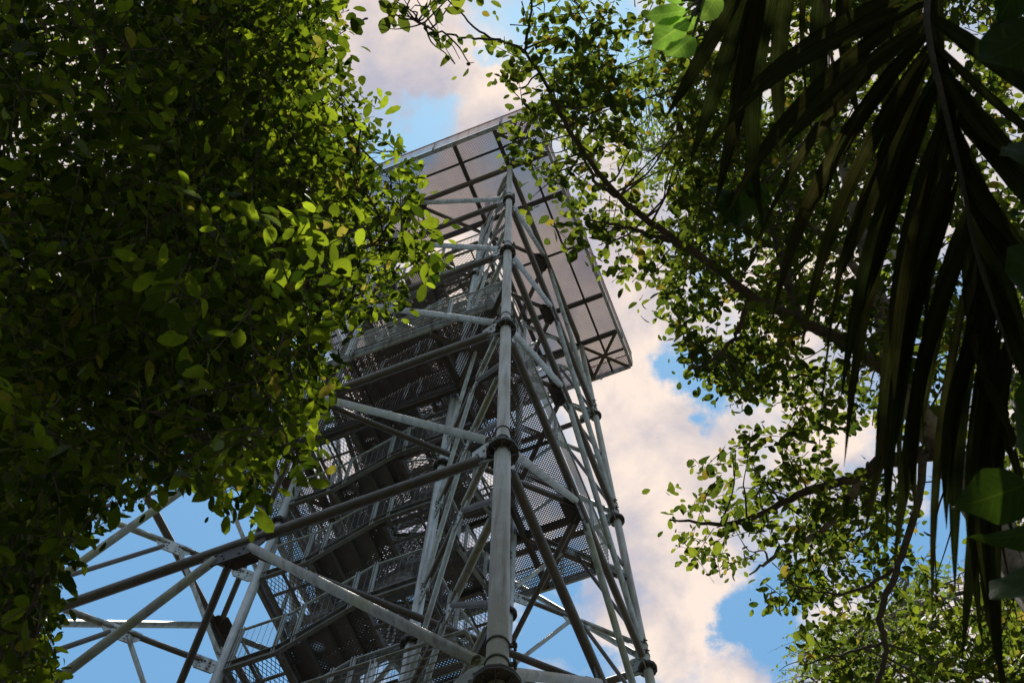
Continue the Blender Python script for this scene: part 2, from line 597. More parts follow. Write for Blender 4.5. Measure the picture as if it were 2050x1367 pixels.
def hexplate(c, along, wid, hei, axis, bolts=True):
    """bevelled gusset plate; along = its long direction"""
    along = unit(along)
    axis = unit(axis)
    upv = np.cross(axis, along)
    if upv[2] < 0 or (abs(upv[2]) < .01 and upv[1] < 0):
        upv = -upv
    x, y = wid / 2, hei / 2
    P = [c + along * px + upv * py for px, py in ((-x, y), (x, y), (x, 0), (x * .62, -y), (-x * .62, -y), (-x, 0))]
    mb = MB()
    mb.prism(P, .024, axis)
    if bolts:
        for px, py in ((-.6, .3), (-.35, -.1), (.35, -.1), (.6, .3), (-.25, -.6), (.25, -.6)):
            mb.bolt(c + along * x * px + upv * y * py, axis, .018, .03)
    return mb


for l in range(1, 7):                                      # plates welded to the corner columns, one in each face
    for k in range(4):
        for kk, other in ((k, (k + 1) % 4), (k, (k - 1) % 4)):
            p = outer(zl(l) + .12, *CORN[kk])
            al = unit(V(CORN[other][0] - CORN[kk][0], CORN[other][1] - CORN[kk][1], 0))
            nr = np.cross(al, V(0, 0, 1))
            mb = MB()
            mb.prism([p + al * .05 + V(0, 0, -.26), p + al * .34 + V(0, 0, -.22), p + al * .46 + V(0, 0, -.05), p + al * .46 + V(0, 0, .22), p + al * .30 + V(0, 0, .36), p + al * .05 + V(0, 0, .36)], .022, nr)
            for bx, bz in ((.24, -.14), (.36, -.12), (.28, .14), (.38, .08), (.24, .24)):
                mb.bolt(p + al * bx + V(0, 0, bz), nr, .02, .035)
            mb.build('gusset_plate', 'galvanised', tower)
for l in range(1, 8):
    z = min(zl(l), 41.6)
    h = hf(lv(z))
    P = {k: V(k[0] * h, k[1] * h, z) for k in CORN}
    M = []
    for k in range(4):
        a, b = P[CORN[k]], P[CORN[(k + 1) % 4]]
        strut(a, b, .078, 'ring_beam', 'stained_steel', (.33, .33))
        M.append((a + b) / 2)
        nrm = unit(V(M[k][0], M[k][1], 0))
        al = unit(b - a)
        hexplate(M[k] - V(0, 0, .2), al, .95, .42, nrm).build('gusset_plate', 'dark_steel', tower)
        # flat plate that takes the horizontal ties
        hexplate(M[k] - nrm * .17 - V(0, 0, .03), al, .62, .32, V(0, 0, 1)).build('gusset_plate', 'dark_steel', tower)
    for k in range(4):
        off = V(0, 0, -.03)
        a, b = M[k], M[(k + 1) % 4]
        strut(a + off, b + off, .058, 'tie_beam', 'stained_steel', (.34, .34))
    if l > 1:
        zb = zl(l - 1) + .30
        for k in range(4):
            for kk, sgn in ((k, -1), ((k + 1) % 4, 1)):
                a = outer(zb, *CORN[kk])
                al = unit(P[CORN[(k + 1) % 4]] - P[CORN[k]])
                b = M[k] + al * sgn * .22 + V(0, 0, -.16)
                near = CORN[k] == (-1, -1) or CORN[(k + 1) % 4] == (-1, -1)
                strut(a, b, .066, 'diagonal_brace', 'galvanised_lichen' if l < 5 and near else 'galvanised', (.40, .10))

# corner trusses between the core and the outer columns, one rung for each turn of the stairs
ZK = [14 + 2.8 * k for k in range(-1, 11)]
for sx, sy in CORN:
    n = unit(V(sx, sy, 0))
    tn = V(-n[1], n[0], 0)
    for i, z in enumerate(ZK):
        zz = min(z, 41.5)
        a, b = V(sx * Q, sy * Q, zz), outer(zz, sx, sy)
        mid = (a + b) / 2
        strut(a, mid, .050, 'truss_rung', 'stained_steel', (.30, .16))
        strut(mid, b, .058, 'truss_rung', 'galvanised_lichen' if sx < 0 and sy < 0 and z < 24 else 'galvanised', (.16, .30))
        hexplate(mid - V(0, 0, .07), n, .62, .34, tn).build('gusset_plate', 'galvanised_bright', tower)
        pl = hexplate(a + n * .26 - V(0, 0, .05), n, .46, .34, tn)
        pl.build('gusset_plate', 'galvanised_bright', tower)
        if i:
            zb = ZK[i - 1] + .10
            strut(mid + n * .13 - V(0, 0, .1), outer(zb, sx, sy), .042, 'truss_diagonal', 'stained_steel', (.05, .22))
            strut(mid - n * .13 - V(0, 0, .1), V(sx * Q, sy * Q, zb), .042, 'truss_diagonal', 'galvanised', (.05, .26))


# ---- platforms
def railing(parent, pts, zf, height=1.1, wires=5, post_gap=2.1, rad=0.010, mesh=False, skip_last=True):
    """rails along a closed or open run of points; posts one by one"""
    for a, b in zip(pts[:-1], pts[1:]):
        a, b = V(*a, zf), V(*b, zf)
        L = np.linalg.norm(b - a)
        d = (b - a) / L
        mb = MB()
        mb.tube(a + V(0, 0, height), b + V(0, 0, height), .024, 10)
        mb.build('handrail', 'galvanised', parent)
        mb = MB()
        for k in range(wires):
            z = height * (k + 1) / (wires + 1)
            mb.tube(a + V(0, 0, z), b + V(0, 0, z), rad, 6)
        mb.build('rail', 'galvanised', parent)
        n = max(1, int(round(L / post_gap)))
        nrm = np.cross(d, V(0, 0, 1))
        for k in range(n):
            p = a + (b - a) * (k + .5) / n
            mb = MB()
            for s_ in (-.028, .028):
                mb.bar(p + d * s_ + V(0, 0, -.22), p + d * s_ + V(0, 0, height), .012, .06, hint=nrm)
            mb.bolt(p + V(0, 0, -.1), nrm, .02, .06)
            mb.bolt(p + V(0, 0, .1), nrm, .02, .06)
            mb.build('railing_post', 'galvanised_bright', parent)


def platform(z, half, inner, lines, main, label, rails=5, cross=False, deckmat='perforated_plate'):
    mb = MB()
    for s_ in (-1, 1):                                   # edge girders, two parallel flanges
        for q0, q1, out in (((-half, s_ * half), (half, s_ * half), (0, s_)), ((s_ * half, -half), (s_ * half, half), (s_, 0))):
            e = V(*out, 0) * .05
            a, b = V(*q0, z - .02), V(*q1, z - .02)
            d = unit(b - a)
            mb.channel(a - d * .05, b + d * .05, .075, .13, V(*out, 0))
            a, b = V(*q0, z - .20), V(*q1, z - .20)
            mb.channel(a, b, .05, .14, V(*out, 0))
    fr = mb.build('viewing_platform', 'galvanised_bright', tower)  # side skylight on the channels is put into this brighter steel colour
    tag(fr, label)
    grid = sorted(lines)

    def beam(a, b, wid, hei, dz):
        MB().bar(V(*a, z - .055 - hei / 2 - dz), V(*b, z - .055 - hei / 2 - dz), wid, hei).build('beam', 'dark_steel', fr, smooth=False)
    for i, g in enumerate(grid[1:-1]):
        big = any(abs(abs(g) - m_) < .02 for m_ in main)
        wid, hei = (.11, .20) if big else (.06, .09)
        for ax in (0, 1):
            dz = .004 if ax else .0
            spans = [(-half + .02, half - .02)] if abs(g) >= inner - .01 else [(-half + .02, -inner), (inner, half - .02)]
            for s0, s1 in spans:
                a, b = ((g, s0), (g, s1)) if ax else ((s0, g), (s1, g))
                beam(a, b, wid, hei, dz)
    for ax in (0, 1):                                      # deep trimmers round the stair well
        for s_ in (-1, 1):
            a, b = ((s_ * inner, -inner), (s_ * inner, inner)) if ax else ((-inner, s_ * inner), (inner, s_ * inner))
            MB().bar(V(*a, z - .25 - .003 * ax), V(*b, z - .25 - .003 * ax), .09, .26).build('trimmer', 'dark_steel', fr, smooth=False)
    for i in range(len(grid) - 1):
        for j in range(len(grid) - 1):
            cx, cy = (grid[i] + grid[i + 1]) / 2, (grid[j] + grid[j + 1]) / 2
            if max(abs(cx), abs(cy)) < inner:
                continue
            x0, x1, y0, y1 = grid[i] + .006, grid[i + 1] - .006, grid[j] + .006, grid[j + 1] - .006
            p = MB()
            p.add([(x0, y0, z - .052), (x1, y0, z - .052), (x1, y1, z - .052), (x0, y1, z - .052),
                   (x0, y0, z - .048), (x1, y0, z - .048), (x1, y1, z - .048), (x0, y1, z - .048)],
                  [(0, 3, 2, 1), (4, 5, 6, 7), (0, 1, 5, 4), (1, 2, 6, 5), (2, 3, 7, 6), (3, 0, 4, 7)])
            p.build('deck_panel', deckmat, fr, smooth=False)
            if False:
                MB().bar((x0, y0, z - .30), (x1, y1, z - .30), .09, .012).bar((x0, y1, z - .32), (x1, y0, z - .32), .09, .012) \
                    .build('cross_brace', 'stained_steel', fr, smooth=False)
    for sx, sy in CORN if cross else ():
        a, b = cross, half - .05
        MB().bar((sx * a, sy * a, z - .30), (sx * b, sy * b, z - .30), .10, .012).bar((sx * a, sy * b, z - .32), (sx * b, sy * a, z - .32), .10, .012) \
            .build('cross_brace', 'stained_steel', fr, smooth=False)
    h = half + .075
    railing(fr, [(-h, -h), (h, -h), (h, h), (-h, h), (-h, -h)], z, wires=rails)
    return fr


platform(42.0, 4.3, 1.75, [-4.3, -3.70, -3.05, -1.75, 0, 1.75, 3.05, 3.70, 4.3], (3.05, 1.75),
         'widest and topmost platform with pinkish perforated deck panels and wire railing', cross=3.04)
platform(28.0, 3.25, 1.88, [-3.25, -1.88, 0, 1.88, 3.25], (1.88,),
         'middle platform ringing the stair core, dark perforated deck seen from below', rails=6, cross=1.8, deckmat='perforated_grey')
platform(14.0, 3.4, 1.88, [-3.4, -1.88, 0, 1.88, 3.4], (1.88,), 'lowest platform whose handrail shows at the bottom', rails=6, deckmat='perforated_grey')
# brackets that carry the middle and lowest platforms from the outer columns
for z in (28.0, 14.0):
    for sx, sy in CORN:
        p = outer(z - .24, sx, sy)
        MB().bar(V(sx * 3.0, sy * 3.0, z - .26), p, .10, .16).build('bracket', 'dark_steel', tower)
# roof of the stair head above the top deck
# ---- stairs: sixteen steps a turn round the core, a square landing at every corner
LW = 1.02                                                # landing size
y0f, y1f = Q - LW, -(Q - LW)
RISE = 0.7
xo, xi = -Q + .03, -Q + LW
protos = {}


def profile(z_off, top):
    return [(Q - .10, z_off), (y0f, z_off), (y1f, z_off + RISE), (-Q + .10, z_off + RISE)]


def rail_curve(x, h):
    """hand rail line with eased bends"""
    pts = [(Q - .13, h), (y0f + .12, h), (y0f, h + .015), (y0f - .12, h + .08), (y1f + .12, h + RISE - .08), (y1f, h + RISE - .015), (y1f - .12, h + RISE), (-Q + .13, h + RISE)]
    return [V(x, y, z) for y, z in pts]


def stringer(mb, x, out, th=.014, hei=.21):
    top, bot = .04, .04 - hei
    P = [(Q - .10, 0), (y0f + .05, 0), (y0f - .10, .07), (y1f + .10, RISE - .03), (y1f - .08, RISE), (-Q + .10, RISE)]
    for (ya, za), (yb, zb) in zip(P[:-1], P[1:]):
        vs = []
        for y, z in ((ya, za), (yb, zb)):
            vs += [V(x - th / 2, y, z + bot), V(x + th / 2, y, z + bot), V(x + th / 2, y, z + top), V(x - th / 2, y, z + top)]
        fs = [(0, 3, 2, 1), (4, 5, 6, 7), (0, 1, 5, 4), (1, 2, 6, 5), (2, 3, 7, 6), (3, 0, 4, 7)]
        mb.add(vs, fs)
        for zz in (bot + .006, top - .006):
            vs = []
            for y, z in ((ya, za), (yb, zb)):
                xa, xb = sorted((x + out * .007, x + out * .065))
                vs += [V(xa, y, z + zz - .006), V(xb, y, z + zz - .006), V(xb, y, z + zz + .006), V(xa, y, z + zz + .006)]
            mb.add(vs, fs)


mb = MB()
stringer(mb, xo - .02, -1)
stringer(mb, xi, 1)
for y in (Q - .12, y0f + .03):                            # landing cross members
    mb.bar((xo, y, -.10), (xi, y, -.10), .05, .10)
mb.bar((xo, Q - .5, -.09), (xi, Q - .5, -.09), .04, .06)
mb.bar(((xo + xi) / 2 - .15, Q - .1, -.12), ((xo + xi) / 2 - .15, y0f, -.12), .04, .05)
protos['flight'] = mb.mesh('stair_flight', 'stair_steel', False)
mb = MB()
tr_d = (y0f - y1f) / 4
mb.bar((xo + .01, 0, 0), (xi - .01, 0, 0), tr_d + .02, .008)
mb.bar((xo + .01, tr_d / 2, -.085), (xi - .01, tr_d / 2, -.085), .006, .165)
protos['tread'] = mb.mesh('tread', 'tread_plate', False)
mb = MB()
mb.add([(xo, y0f, -.03), (xi, y0f, -.03), (xi, Q - .06, -.03), (xo, Q - .06, -.03), (xo, y0f, -.024), (xi, y0f, -.024), (xi, Q - .06, -.024), (xo, Q - .06, -.024)],
       [(0, 3, 2, 1), (4, 5, 6, 7), (0, 1, 5, 4), (1, 2, 6, 5), (2, 3, 7, 6), (3, 0, 4, 7)])
protos['landing'] = mb.mesh('landing_floor', 'expanded_metal', False)
mb = MB()
for h, r in ((1.06, .024), (.14, .012)):
    mb.path(rail_curve(xo - .01, h), r, 8)
mb.path(rail_curve(xi + .01, 1.06)[1:-1], .022, 8)
protos['handrail'] = mb.mesh('handrail', 'galvanised')
mb = MB()
for x in (xo - .01,):
    rc = rail_curve(x, 0)
    for a, b in zip(rc[:-1], rc[1:]):
        mb.add([a + V(0, 0, .16), b + V(0, 0, .16), b + V(0, 0, 1.03), a + V(0, 0, 1.03)], [(0, 1, 2, 3)])
protos['mesh'] = mb.mesh('mesh_infill', 'wire_mesh', False)
mb = MB()
x = xi + .01
rc = rail_curve(x, 0)[2:-2]
for a, b in zip(rc[:-1], rc[1:]):
    mb.add([a + V(0, 0, .10), b + V(0, 0, .10), b + V(0, 0, 1.03), a + V(0, 0, 1.03)], [(0, 1, 2, 3)])
protos['mesh2'] = mb.mesh('mesh_infill', 'wire_mesh', False)
mb = MB()
for s_ in (-.022, .022):
    mb.bar((xo - .045, s_, -.12), (xo - .045, s_, 1.05), .010, .055, hint=(1, 0, 0))
protos['post'] = mb.mesh('railing_post', 'galvanised', False)
mb = MB()
mb.bar((xi + .03, 0, -.1), (xi + .03, 0, 1.05), .03, .03, hint=(1, 0, 0))
protos['inner_post'] = mb.mesh('railing_post', 'galvanised', False)

K0, K1 = -5, 39
for k in range(K0, K1 + 1):
    rz = math.pi / 2 * (k % 4)
    z = 14 + RISE * k
    fl = link('stair_flight', protos['flight'], tower, (0, 0, z), rz)
    link('landing_floor', protos['landing'], fl)
    link('handrail', protos['handrail'], fl)
    link('mesh_infill', protos['mesh'], fl)
    link('mesh_infill', protos['mesh2'], fl)
    for i in range(4):
        link('tread', protos['tread'], fl, (0, y0f - tr_d * (i + .5), RISE * (i + 1) / 4 - .02 if i < 3 else RISE - .03))
    for y, dz in ((Q - .16, 0), (y0f + .10, 0), (y0f - .22, .125), (y1f + .22, RISE - .125), (y1f - .10, RISE)):
        link('railing_post', protos['post'], fl, (0, y, dz))
    for y, dz in ((y0f - .1, .06), (y1f + .1, RISE - .06)):
        link('railing_post', protos['inner_post'], fl, (0, y, dz))


# ------------------------------------------------------------------ foliage
TPL = [(0.0, 0.0), (.2, .66), (.52, 1.0), (.84, .72), (1.0, 0.0)]


def leaf_arrays(base, axis, nrm, length, width, droop, fold=.22, tpl=TPL):
    """vectorised leaf blades: (n,3) arrays -> vertices, faces"""
    n = len(base)
    axis = axis / np.linalg.norm(axis, axis=1, keepdims=True)
    side = np.cross(nrm, axis)
    side /= np.maximum(1e-6, np.linalg.norm(side, axis=1, keepdims=True))
    up = np.cross(axis, side)
    L, W = length[:, None], width[:, None] / 2
    rows = []
    for t, wd in tpl:
        c = base + axis * L * t - up * L * (droop[:, None] * t * t)
        rows.append(c)
    vs = []
    for (t, wd), c in zip(tpl, rows):
        if wd == 0:
            vs.append(c)
        else:
            vs += [c, c + side * W * wd + up * W * wd * fold, c - side * W * wd + up * W * wd * fold]
    # order: base, (m,l,r)*k, tip
    k = len(tpl) - 2
    f3, f4 = [], []
    m = lambda i: 1 + 3 * i
    f3 += [(0, m(0) + 1, m(0)), (0, m(0), m(0) + 2)]
    for i in range(k - 1):
        f4 += [(m(i), m(i) + 1, m(i + 1) + 1, m(i + 1)), (m(i) + 2, m(i), m(i + 1), m(i + 1) + 2)]
    tip = 1 + 3 * k
    f3 += [(m(k - 1), m(k - 1) + 1, tip), (m(k - 1) + 2, m(k - 1), tip)]
    nv = tip + 1
    allv = np.stack(vs, 1).reshape(-1, 3)
    return allv, nv, f3, f4


def fast_mesh(name, verts, nv, f3, f4, n, mat):
    me = bpy.data.meshes.new(name)
    loops, starts, tot = [], [], []
    base = np.concatenate([np.array(f).ravel() for f in (f3, f4) if f])
    lens = [3] * len(f3) + [4] * len(f4)
    st = np.concatenate([[0], np.cumsum(lens)[:-1]])
    nl = len(base)
    L = (base[None, :] + (np.arange(n) * nv)[:, None]).ravel()
    S = (st[None, :] + (np.arange(n) * nl)[:, None]).ravel()
    me.vertices.add(len(verts))
    me.vertices.foreach_set('co', verts.astype(np.float32).ravel())
    me.loops.add(len(L))
    me.loops.foreach_set('vertex_index', L.astype(np.int32))
    me.polygons.add(len(S))
    me.polygons.foreach_set('loop_start', S.astype(np.int32))
    me.update(calc_edges=True)
    me.polygons.foreach_set('use_smooth', [True] * len(S))
    me.materials.append(MAT[mat])
    return me


LEAFV = {}


def leaf_protos(mat):
    """a few single-leaf meshes, one metre long, shared by the leaves that are objects of their own"""
    if mat not in LEAFV:
        out = []
        for k in range(5):
            b = np.zeros((1, 3))
            v, nv, f3, f4 = leaf_arrays(b, V(1, 0, 0)[None], V(0, 0, 1)[None], V(1), V(.46 + .05 * (k % 3)), V(.08 + .07 * k), .15 + .06 * k,
                                        [(0, 0), (.06, .12), (.2, .68), (.42, 1.0), (.62, .96), (.82, .6), (.94, .22), (1, 0)])
            me = fast_mesh('leaf', v, nv, f3, f4, 1, mat)
            out.append(me)
        LEAFV[mat] = out
    return LEAFV[mat]


def inside(px, poly):
    x, y = px[:, 0], px[:, 1]
    c = np.zeros(len(px), bool)
    P = np.array(poly, float)
    j = len(P) - 1
    for i in range(len(P)):
        xi_, yi_, xj, yj = P[i, 0], P[i, 1], P[j, 0], P[j, 1]
        cond = ((yi_ > y) != (yj > y)) & (x < (xj - xi_) * (y - yi_) / (yj - yi_ + 1e-9) + xi_)
        c ^= cond
        j = i
    return c


def rand_unit(n, zs=1.0):
    v = RNG.normal(size=(n, 3))
    v[:, 2] *= zs
    return v / np.linalg.norm(v, axis=1, keepdims=True)


def sprays(origins, size, per, leaf_len, ratio, tilt=.62, droop_dir=.35, heading=None):
    """twigs with alternate leaves: returns leaf arrays and twig paths"""
    n = len(origins)
    D = rand_unit(n, .35)
    if heading is not None:
        D = D + heading * .9
    D[:, 2] -= droop_dir
    D /= np.linalg.norm(D, axis=1, keepdims=True)
    S = size * RNG.uniform(.6, 1.25, n)
    B, A, Nn, LL, TW = [], [], [], [], []
    upv = V(0, 0, 1)
    for i in range(n):
        k = max(3, int(per * RNG.uniform(.6, 1.3)))
        t = np.linspace(.12, 1.0, k)
        c = origins[i] + D[i] * (S[i] * t[:, None]) - upv * (S[i] * .22 * t ** 2)[:, None]
        sd_ = np.cross(D[i], upv)
        sd_ /= max(1e-6, np.linalg.norm(sd_))
        alt = np.where(np.arange(k) % 2, 1.0, -1.0)[:, None]
        ax = sd_ * alt * RNG.uniform(.7, 1.2, (k, 1)) + D[i] * RNG.uniform(.35, .9, (k, 1)) + RNG.normal(size=(k, 3)) * .28
        ax[:, 2] -= RNG.uniform(.0, .5, k)
        ax[-1] = D[i] + RNG.normal(size=3) * .2
        nn = upv + RNG.normal(size=(k, 3)) * tilt
        B.append(c + RNG.normal(size=(k, 3)) * .012)
        A.append(ax)
        Nn.append(nn)
        LL.append(leaf_len * RNG.uniform(.55, 1.25, k) * RNG.uniform(.65, 1.35))
        TW.append(np.concatenate([origins[i][None], c[::2]]))
    B, A, Nn, LL = np.concatenate(B), np.concatenate(A), np.concatenate(Nn), np.concatenate(LL)
    A /= np.linalg.norm(A, axis=1, keepdims=True)
    return B, A, Nn, LL, TW


def foliage(tree, B, A, Nn, LL, ratio, mat, singles=300, big=None):
    """the leaves that show largest are parts of their own; the rest is one mass"""
    n = len(B)
    droop = RNG.uniform(.02, .30, n)
    W = LL * ratio * RNG.uniform(.85, 1.2, n)
    px = view_px(B)
    inf = (px[:, 0] > -40) & (px[:, 0] < 2090) & (px[:, 1] > -40) & (px[:, 1] < 1407)
    show = LL / np.linalg.norm(B - CAM, axis=1) * inf
    if big is not None:
        show = show * np.where(inside(px, big), 2.0, .7)
    order = np.argsort(-show)
    own, rest = order[:singles], order[singles:]
    base = np.array(tree.location)
    pr = leaf_protos(mat)
    for i in own:
        ax = A[i] / np.linalg.norm(A[i])
        sd_ = unit(np.cross(Nn[i], ax))
        up = np.cross(ax, sd_)
        o = bpy.data.objects.new('leaf', pr[int(RNG.integers(len(pr)))])
        col.objects.link(o)
        o.parent = tree
        l, wv = LL[i], W[i] / .5
        p = B[i] - base
        o.matrix_local = Matrix(((ax[0] * l, sd_[0] * wv, up[0] * l, p[0]), (ax[1] * l, sd_[1] * wv, up[1] * l, p[1]),
                                 (ax[2] * l, sd_[2] * wv, up[2] * l, p[2]), (0, 0, 0, 1)))
    if len(rest):
        v, nv, f3, f4 = leaf_arrays(B[rest] - base, A[rest], Nn[rest], LL[rest], W[rest], droop[rest])
        o = link('foliage', fast_mesh('foliage', v, nv, f3, f4, len(rest), mat), tree)
        o['kind'] = 'stuff'


def twigs(tree, TW, r0, mat='bark_dark', name='twigs'):
    mb = MB()
    for P in TW:
        n = len(P)
        mb.path(P, [r0 * (1 - .75 * i / (n - 1)) for i in range(n)], 4)
    o = mb.build(name, mat)
    join_world(o, tree)
    o['kind'] = 'stuff'
    return o


def smooth_path(pts, rad, sub=6, wob=.0):
    """Catmull-Rom through points, radii along"""
    P = [np.asarray(p, float) for p in pts]
    P = [2 * P[0] - P[1]] + P + [2 * P[-1] - P[-2]]
    out, rr = [], []
    for i in range(1, len(P) - 2):
        for s_ in range(sub):
            t = s_ / sub
            a, b, c, d = P[i - 1], P[i], P[i + 1], P[i + 2]
            q = .5 * ((2 * b) + (c - a) * t + (2 * a - 5 * b + 4 * c - d) * t * t + (3 * b - a - 3 * c + d) * t ** 3)
            out.append(q + RNG.normal(size=3) * wob)
            rr.append(rad[i - 1] * (1 - t) + rad[i] * t)
    out.append(P[-2])
    rr.append(rad[-1])
    return out, rr


def limb(tree, pts, rad, mat='bark_dark', name='limb', wob=.008, seg=10):
    p, r = smooth_path(pts, rad, 7, wob)
    o = MB().path(p, r, seg).build(name, mat)
    join_world(o, tree)
    return p


def connect(tree, origins, bones, rmax, r0=.012, frac=.6, mat='bark_dark', name='branchlets', within=None):
    """thin branches from the limbs to the twigs"""
    bones = np.array(bones)
    TW = []
    for o_ in origins:
        if RNG.random() > frac:
            continue
        d = np.linalg.norm(bones - o_, axis=1)
        i = int(np.argmin(d + RNG.uniform(0, .3, len(d))))
        if d[i] > rmax or d[i] < .1:
            continue
        b = bones[i]
        m1 = b + (o_ - b) * .35 + RNG.normal(size=3) * d[i] * .07
        m2 = b + (o_ - b) * .7 + RNG.normal(size=3) * d[i] * .06
        if within is not None and not inside(view_px(np.array([b, m1, m2, o_])), within).all():
            continue
        TW.append(np.array([b, m1, m2, o_]))
    if TW:
        mb = MB()
        for P in TW:
            p, r = smooth_path(P, [r0 * 1.5, r0 * 1.1, r0 * .8, r0 * .45], 3)
            mb.path(p, r, 5)
        o = mb.build(name, mat)
        join_world(o, tree)
        o['kind'] = 'stuff'


def scatter(poly, n, d0, d1, holes=(), power=1.0, gate=None, depth=None):
    """points of a crown that fills the given opening of the view between two distances"""
    P = np.array(poly, float)
    lo, hi = P.min(0), P.max(0)
    out = []
    while len(out) < n:
        q = RNG.uniform(lo, hi, (n * 2, 2))
        ok = inside(q, poly)
        for h in holes:
            ok &= ~inside(q, h)
        q = q[ok]
        if gate is not None and len(q):
            q = q[RNG.random(len(q)) < gate(q)]
        out += list(q)
    q = np.array(out[:n])
    d = d0 + (d1 - d0) * RNG.random(n) ** power
    if depth is not None:
        d = depth(q, d)
    rays = (q[:, :1] - 1025) * RT / FPX - (q[:, 1:] - 683.5) * UP / FPX + FW
    rays /= np.linalg.norm(rays, axis=1, keepdims=True)
    return CAM + rays * d[:, None]


def clumped(poly, nc, per, d0, d1, rad, **kw):
    """twigs gathered in clumps, as they sit on the ends of branches"""
    c = scatter(poly, nc, d0, d1, **kw)
    k = RNG.poisson(per, nc) + 1
    c = np.repeat(c, k, axis=0)
    off = rand_unit(len(c), .7) * (rad * RNG.random(len(c)) ** .5)[:, None]
    return c + off


def keep_inside(B, poly, holes=(), slack=14):
    px = view_px(B) + RNG.normal(size=(len(B), 2)) * slack
    ok = inside(px, poly)
    for h in holes:
        ok &= ~inside(px, h)
    return ok


def sel(ok, *arrs):
    return [a[ok] for a in arrs]


# ---- forest ring beyond the frame, added to keep horizon light off the undersides
nf = 15000
fa = RNG.uniform(0, 2 * math.pi, nf)
fr_ = 29 + 22 * RNG.random(nf)
hmax = 21.5 + 2.5 * np.sin(fa * 9 + 1.3) * np.sin(fa * 5) + 2 * np.sin(fa * 17)
fz = hmax * RNG.random(nf) ** .7
cx_, cy_ = -5.0, -3.5
Bf = np.stack([cx_ + fr_ * np.cos(fa), cy_ + fr_ * np.sin(fa), fz], -1)
Lf = RNG.uniform(.9, 2.2, nf)
v, nv, f3, f4 = leaf_arrays(Bf, rand_unit(nf, .5), V(0, 0, 1) + rand_unit(nf) * .9, Lf, Lf * .7, RNG.uniform(0, .4, nf))
fo = link('forest', fast_mesh('forest', v, nv, f3, f4, nf, 'leaf_right'))
tag(fo, 'unseen rainforest ring round the tower clearing, added to block low sky light', 'forest', kind='stuff')

# ---- left tree: a dense crown close overhead
PL = [(-150, -150), (680, -150), (692, 0), (706, 70), (690, 130), (712, 185), (758, 190), (800, 218), (792, 262), (842, 275), (846, 292), (800, 330),
      (858, 350), (850, 410), (882, 470), (896, 520), (884, 572), (830, 590), (812, 630), (752, 650), (690, 648), (650, 700), (676, 765), (655, 800),
      (680, 835), (640, 862), (652, 945), (618, 972), (560, 935), (528, 1010), (482, 1062), (440, 1015), (400, 962), (330, 978), (288, 1010),
      (215, 1030), (222, 1078), (140, 1100), (118, 1200), (108, 1280), (130, 1400), (130, 1500), (-150, 1500)]
BIGL = [(370, 420), (700, 420), (900, 500), (700, 700), (560, 1000), (380, 1060), (380, 700)]
tbase = at(-20, 1250, 15.0)
lt = empty('leafy_tree', (tbase[0], tbase[1], 0.0))
tag(lt, 'dense dark leafy tree with glowing oval leaves covering the left of the tower', 'tree')
bonesL = []
bonesL += limb(lt, [V(tbase[0], tbase[1], -.2), V(tbase[0] + .1, tbase[1], 5), tbase, at(160, 960, 15.2), at(330, 720, 15.4), at(450, 520, 15.6), at(560, 300, 16.2), at(620, 60, 17.0)],
               [.30, .27, .22, .18, .14, .11, .08, .04], name='trunk')
for pts, rad in (
        ([at(100, 1060, 15.1), at(90, 800, 13.0), at(40, 600, 11.5), at(-60, 430, 11.0)], [.10, .08, .06, .04]),
        ([at(250, 830, 15.3), at(200, 610, 13.0), at(90, 440, 12.0), at(-60, 470, 11.8)], [.09, .08, .075, .06]),
        ([at(90, 440, 12.0), at(220, 380, 11.6), at(340, 300, 11.5), at(440, 180, 11.8)], [.07, .055, .04, .02]),
        ([at(400, 600, 15.5), at(330, 400, 14.0), at(230, 180, 13.0), at(160, -60, 12.8)], [.08, .06, .05, .03]),
        ([at(400, 600, 15.5), at(560, 560, 13.0), at(680, 510, 12.0), at(770, 480, 11.6)], [.06, .04, .02, .006]),
        ([at(500, 420, 15.8), at(620, 330, 14.4), at(680, 280, 13.4), at(730, 250, 13.0)], [.045, .03, .014, .005]),
        ([at(300, 760, 15.3), at(430, 800, 12.6), at(540, 780, 11.2), at(610, 760, 10.8)], [.05, .035, .018, .006]),
        ([at(200, 900, 15.2), at(330, 890, 12.0), at(420, 890, 10.6), at(470, 930, 10.2)], [.035, .022, .012, .005]),
        ([at(60, 1120, 15.0), at(60, 1150, 12.0), at(50, 1220, 10.0), at(40, 1340, 9.0)], [.06, .05, .035, .02]),
        ([at(400, 600, 15.5), at(520, 660, 12.6), at(600, 620, 11.2), at(720, 590, 10.8)], [.06, .04, .025, .01]),
        ([at(560, 300, 16.2), at(450, 180, 14.6), at(420, 60, 13.8), at(380, -80, 13.0)], [.06, .04, .03, .02])):
    bonesL += limb(lt, pts, rad)


def gapnoise(q, f1=.011, seed=3.0):
    x, y = q[:, 0], q[:, 1]
    s = np.sin(x * f1 + seed + 1.7 * np.sin(y * f1 * .8 + seed)) * np.sin(y * f1 * 1.3 - seed + 1.3 * np.sin(x * f1 * .7))
    s += .6 * np.sin(x * f1 * 2.7 + y * f1 * 1.9 + seed * 2) * np.sin(y * f1 * 2.4 - x * f1 * 1.1)
    return np.clip(.62 + .55 * s, .06, 1)


def dens_left(q):
    x, y = q[:, 0], q[:, 1]
    g = np.ones(len(q))
    g[(x > 590) & (y < 420)] = .50
    g[(x > 680) & (y < 640)] = .42
    g[(y > 760) & (x > 130)] = .55
    g[(y > 960)] = .75
    g[(x < 240) & (y > 380) & (y < 620)] = .5
    g[(x < 330) & (y < 380)] = .42
    g[(np.hypot((x - 480) / 150, (y - 520) / 240) < 1)] = 1.6
    return g / 1.6 * np.clip(gapnoise(q, .017, 1.3) * 1.25, .12, 1)




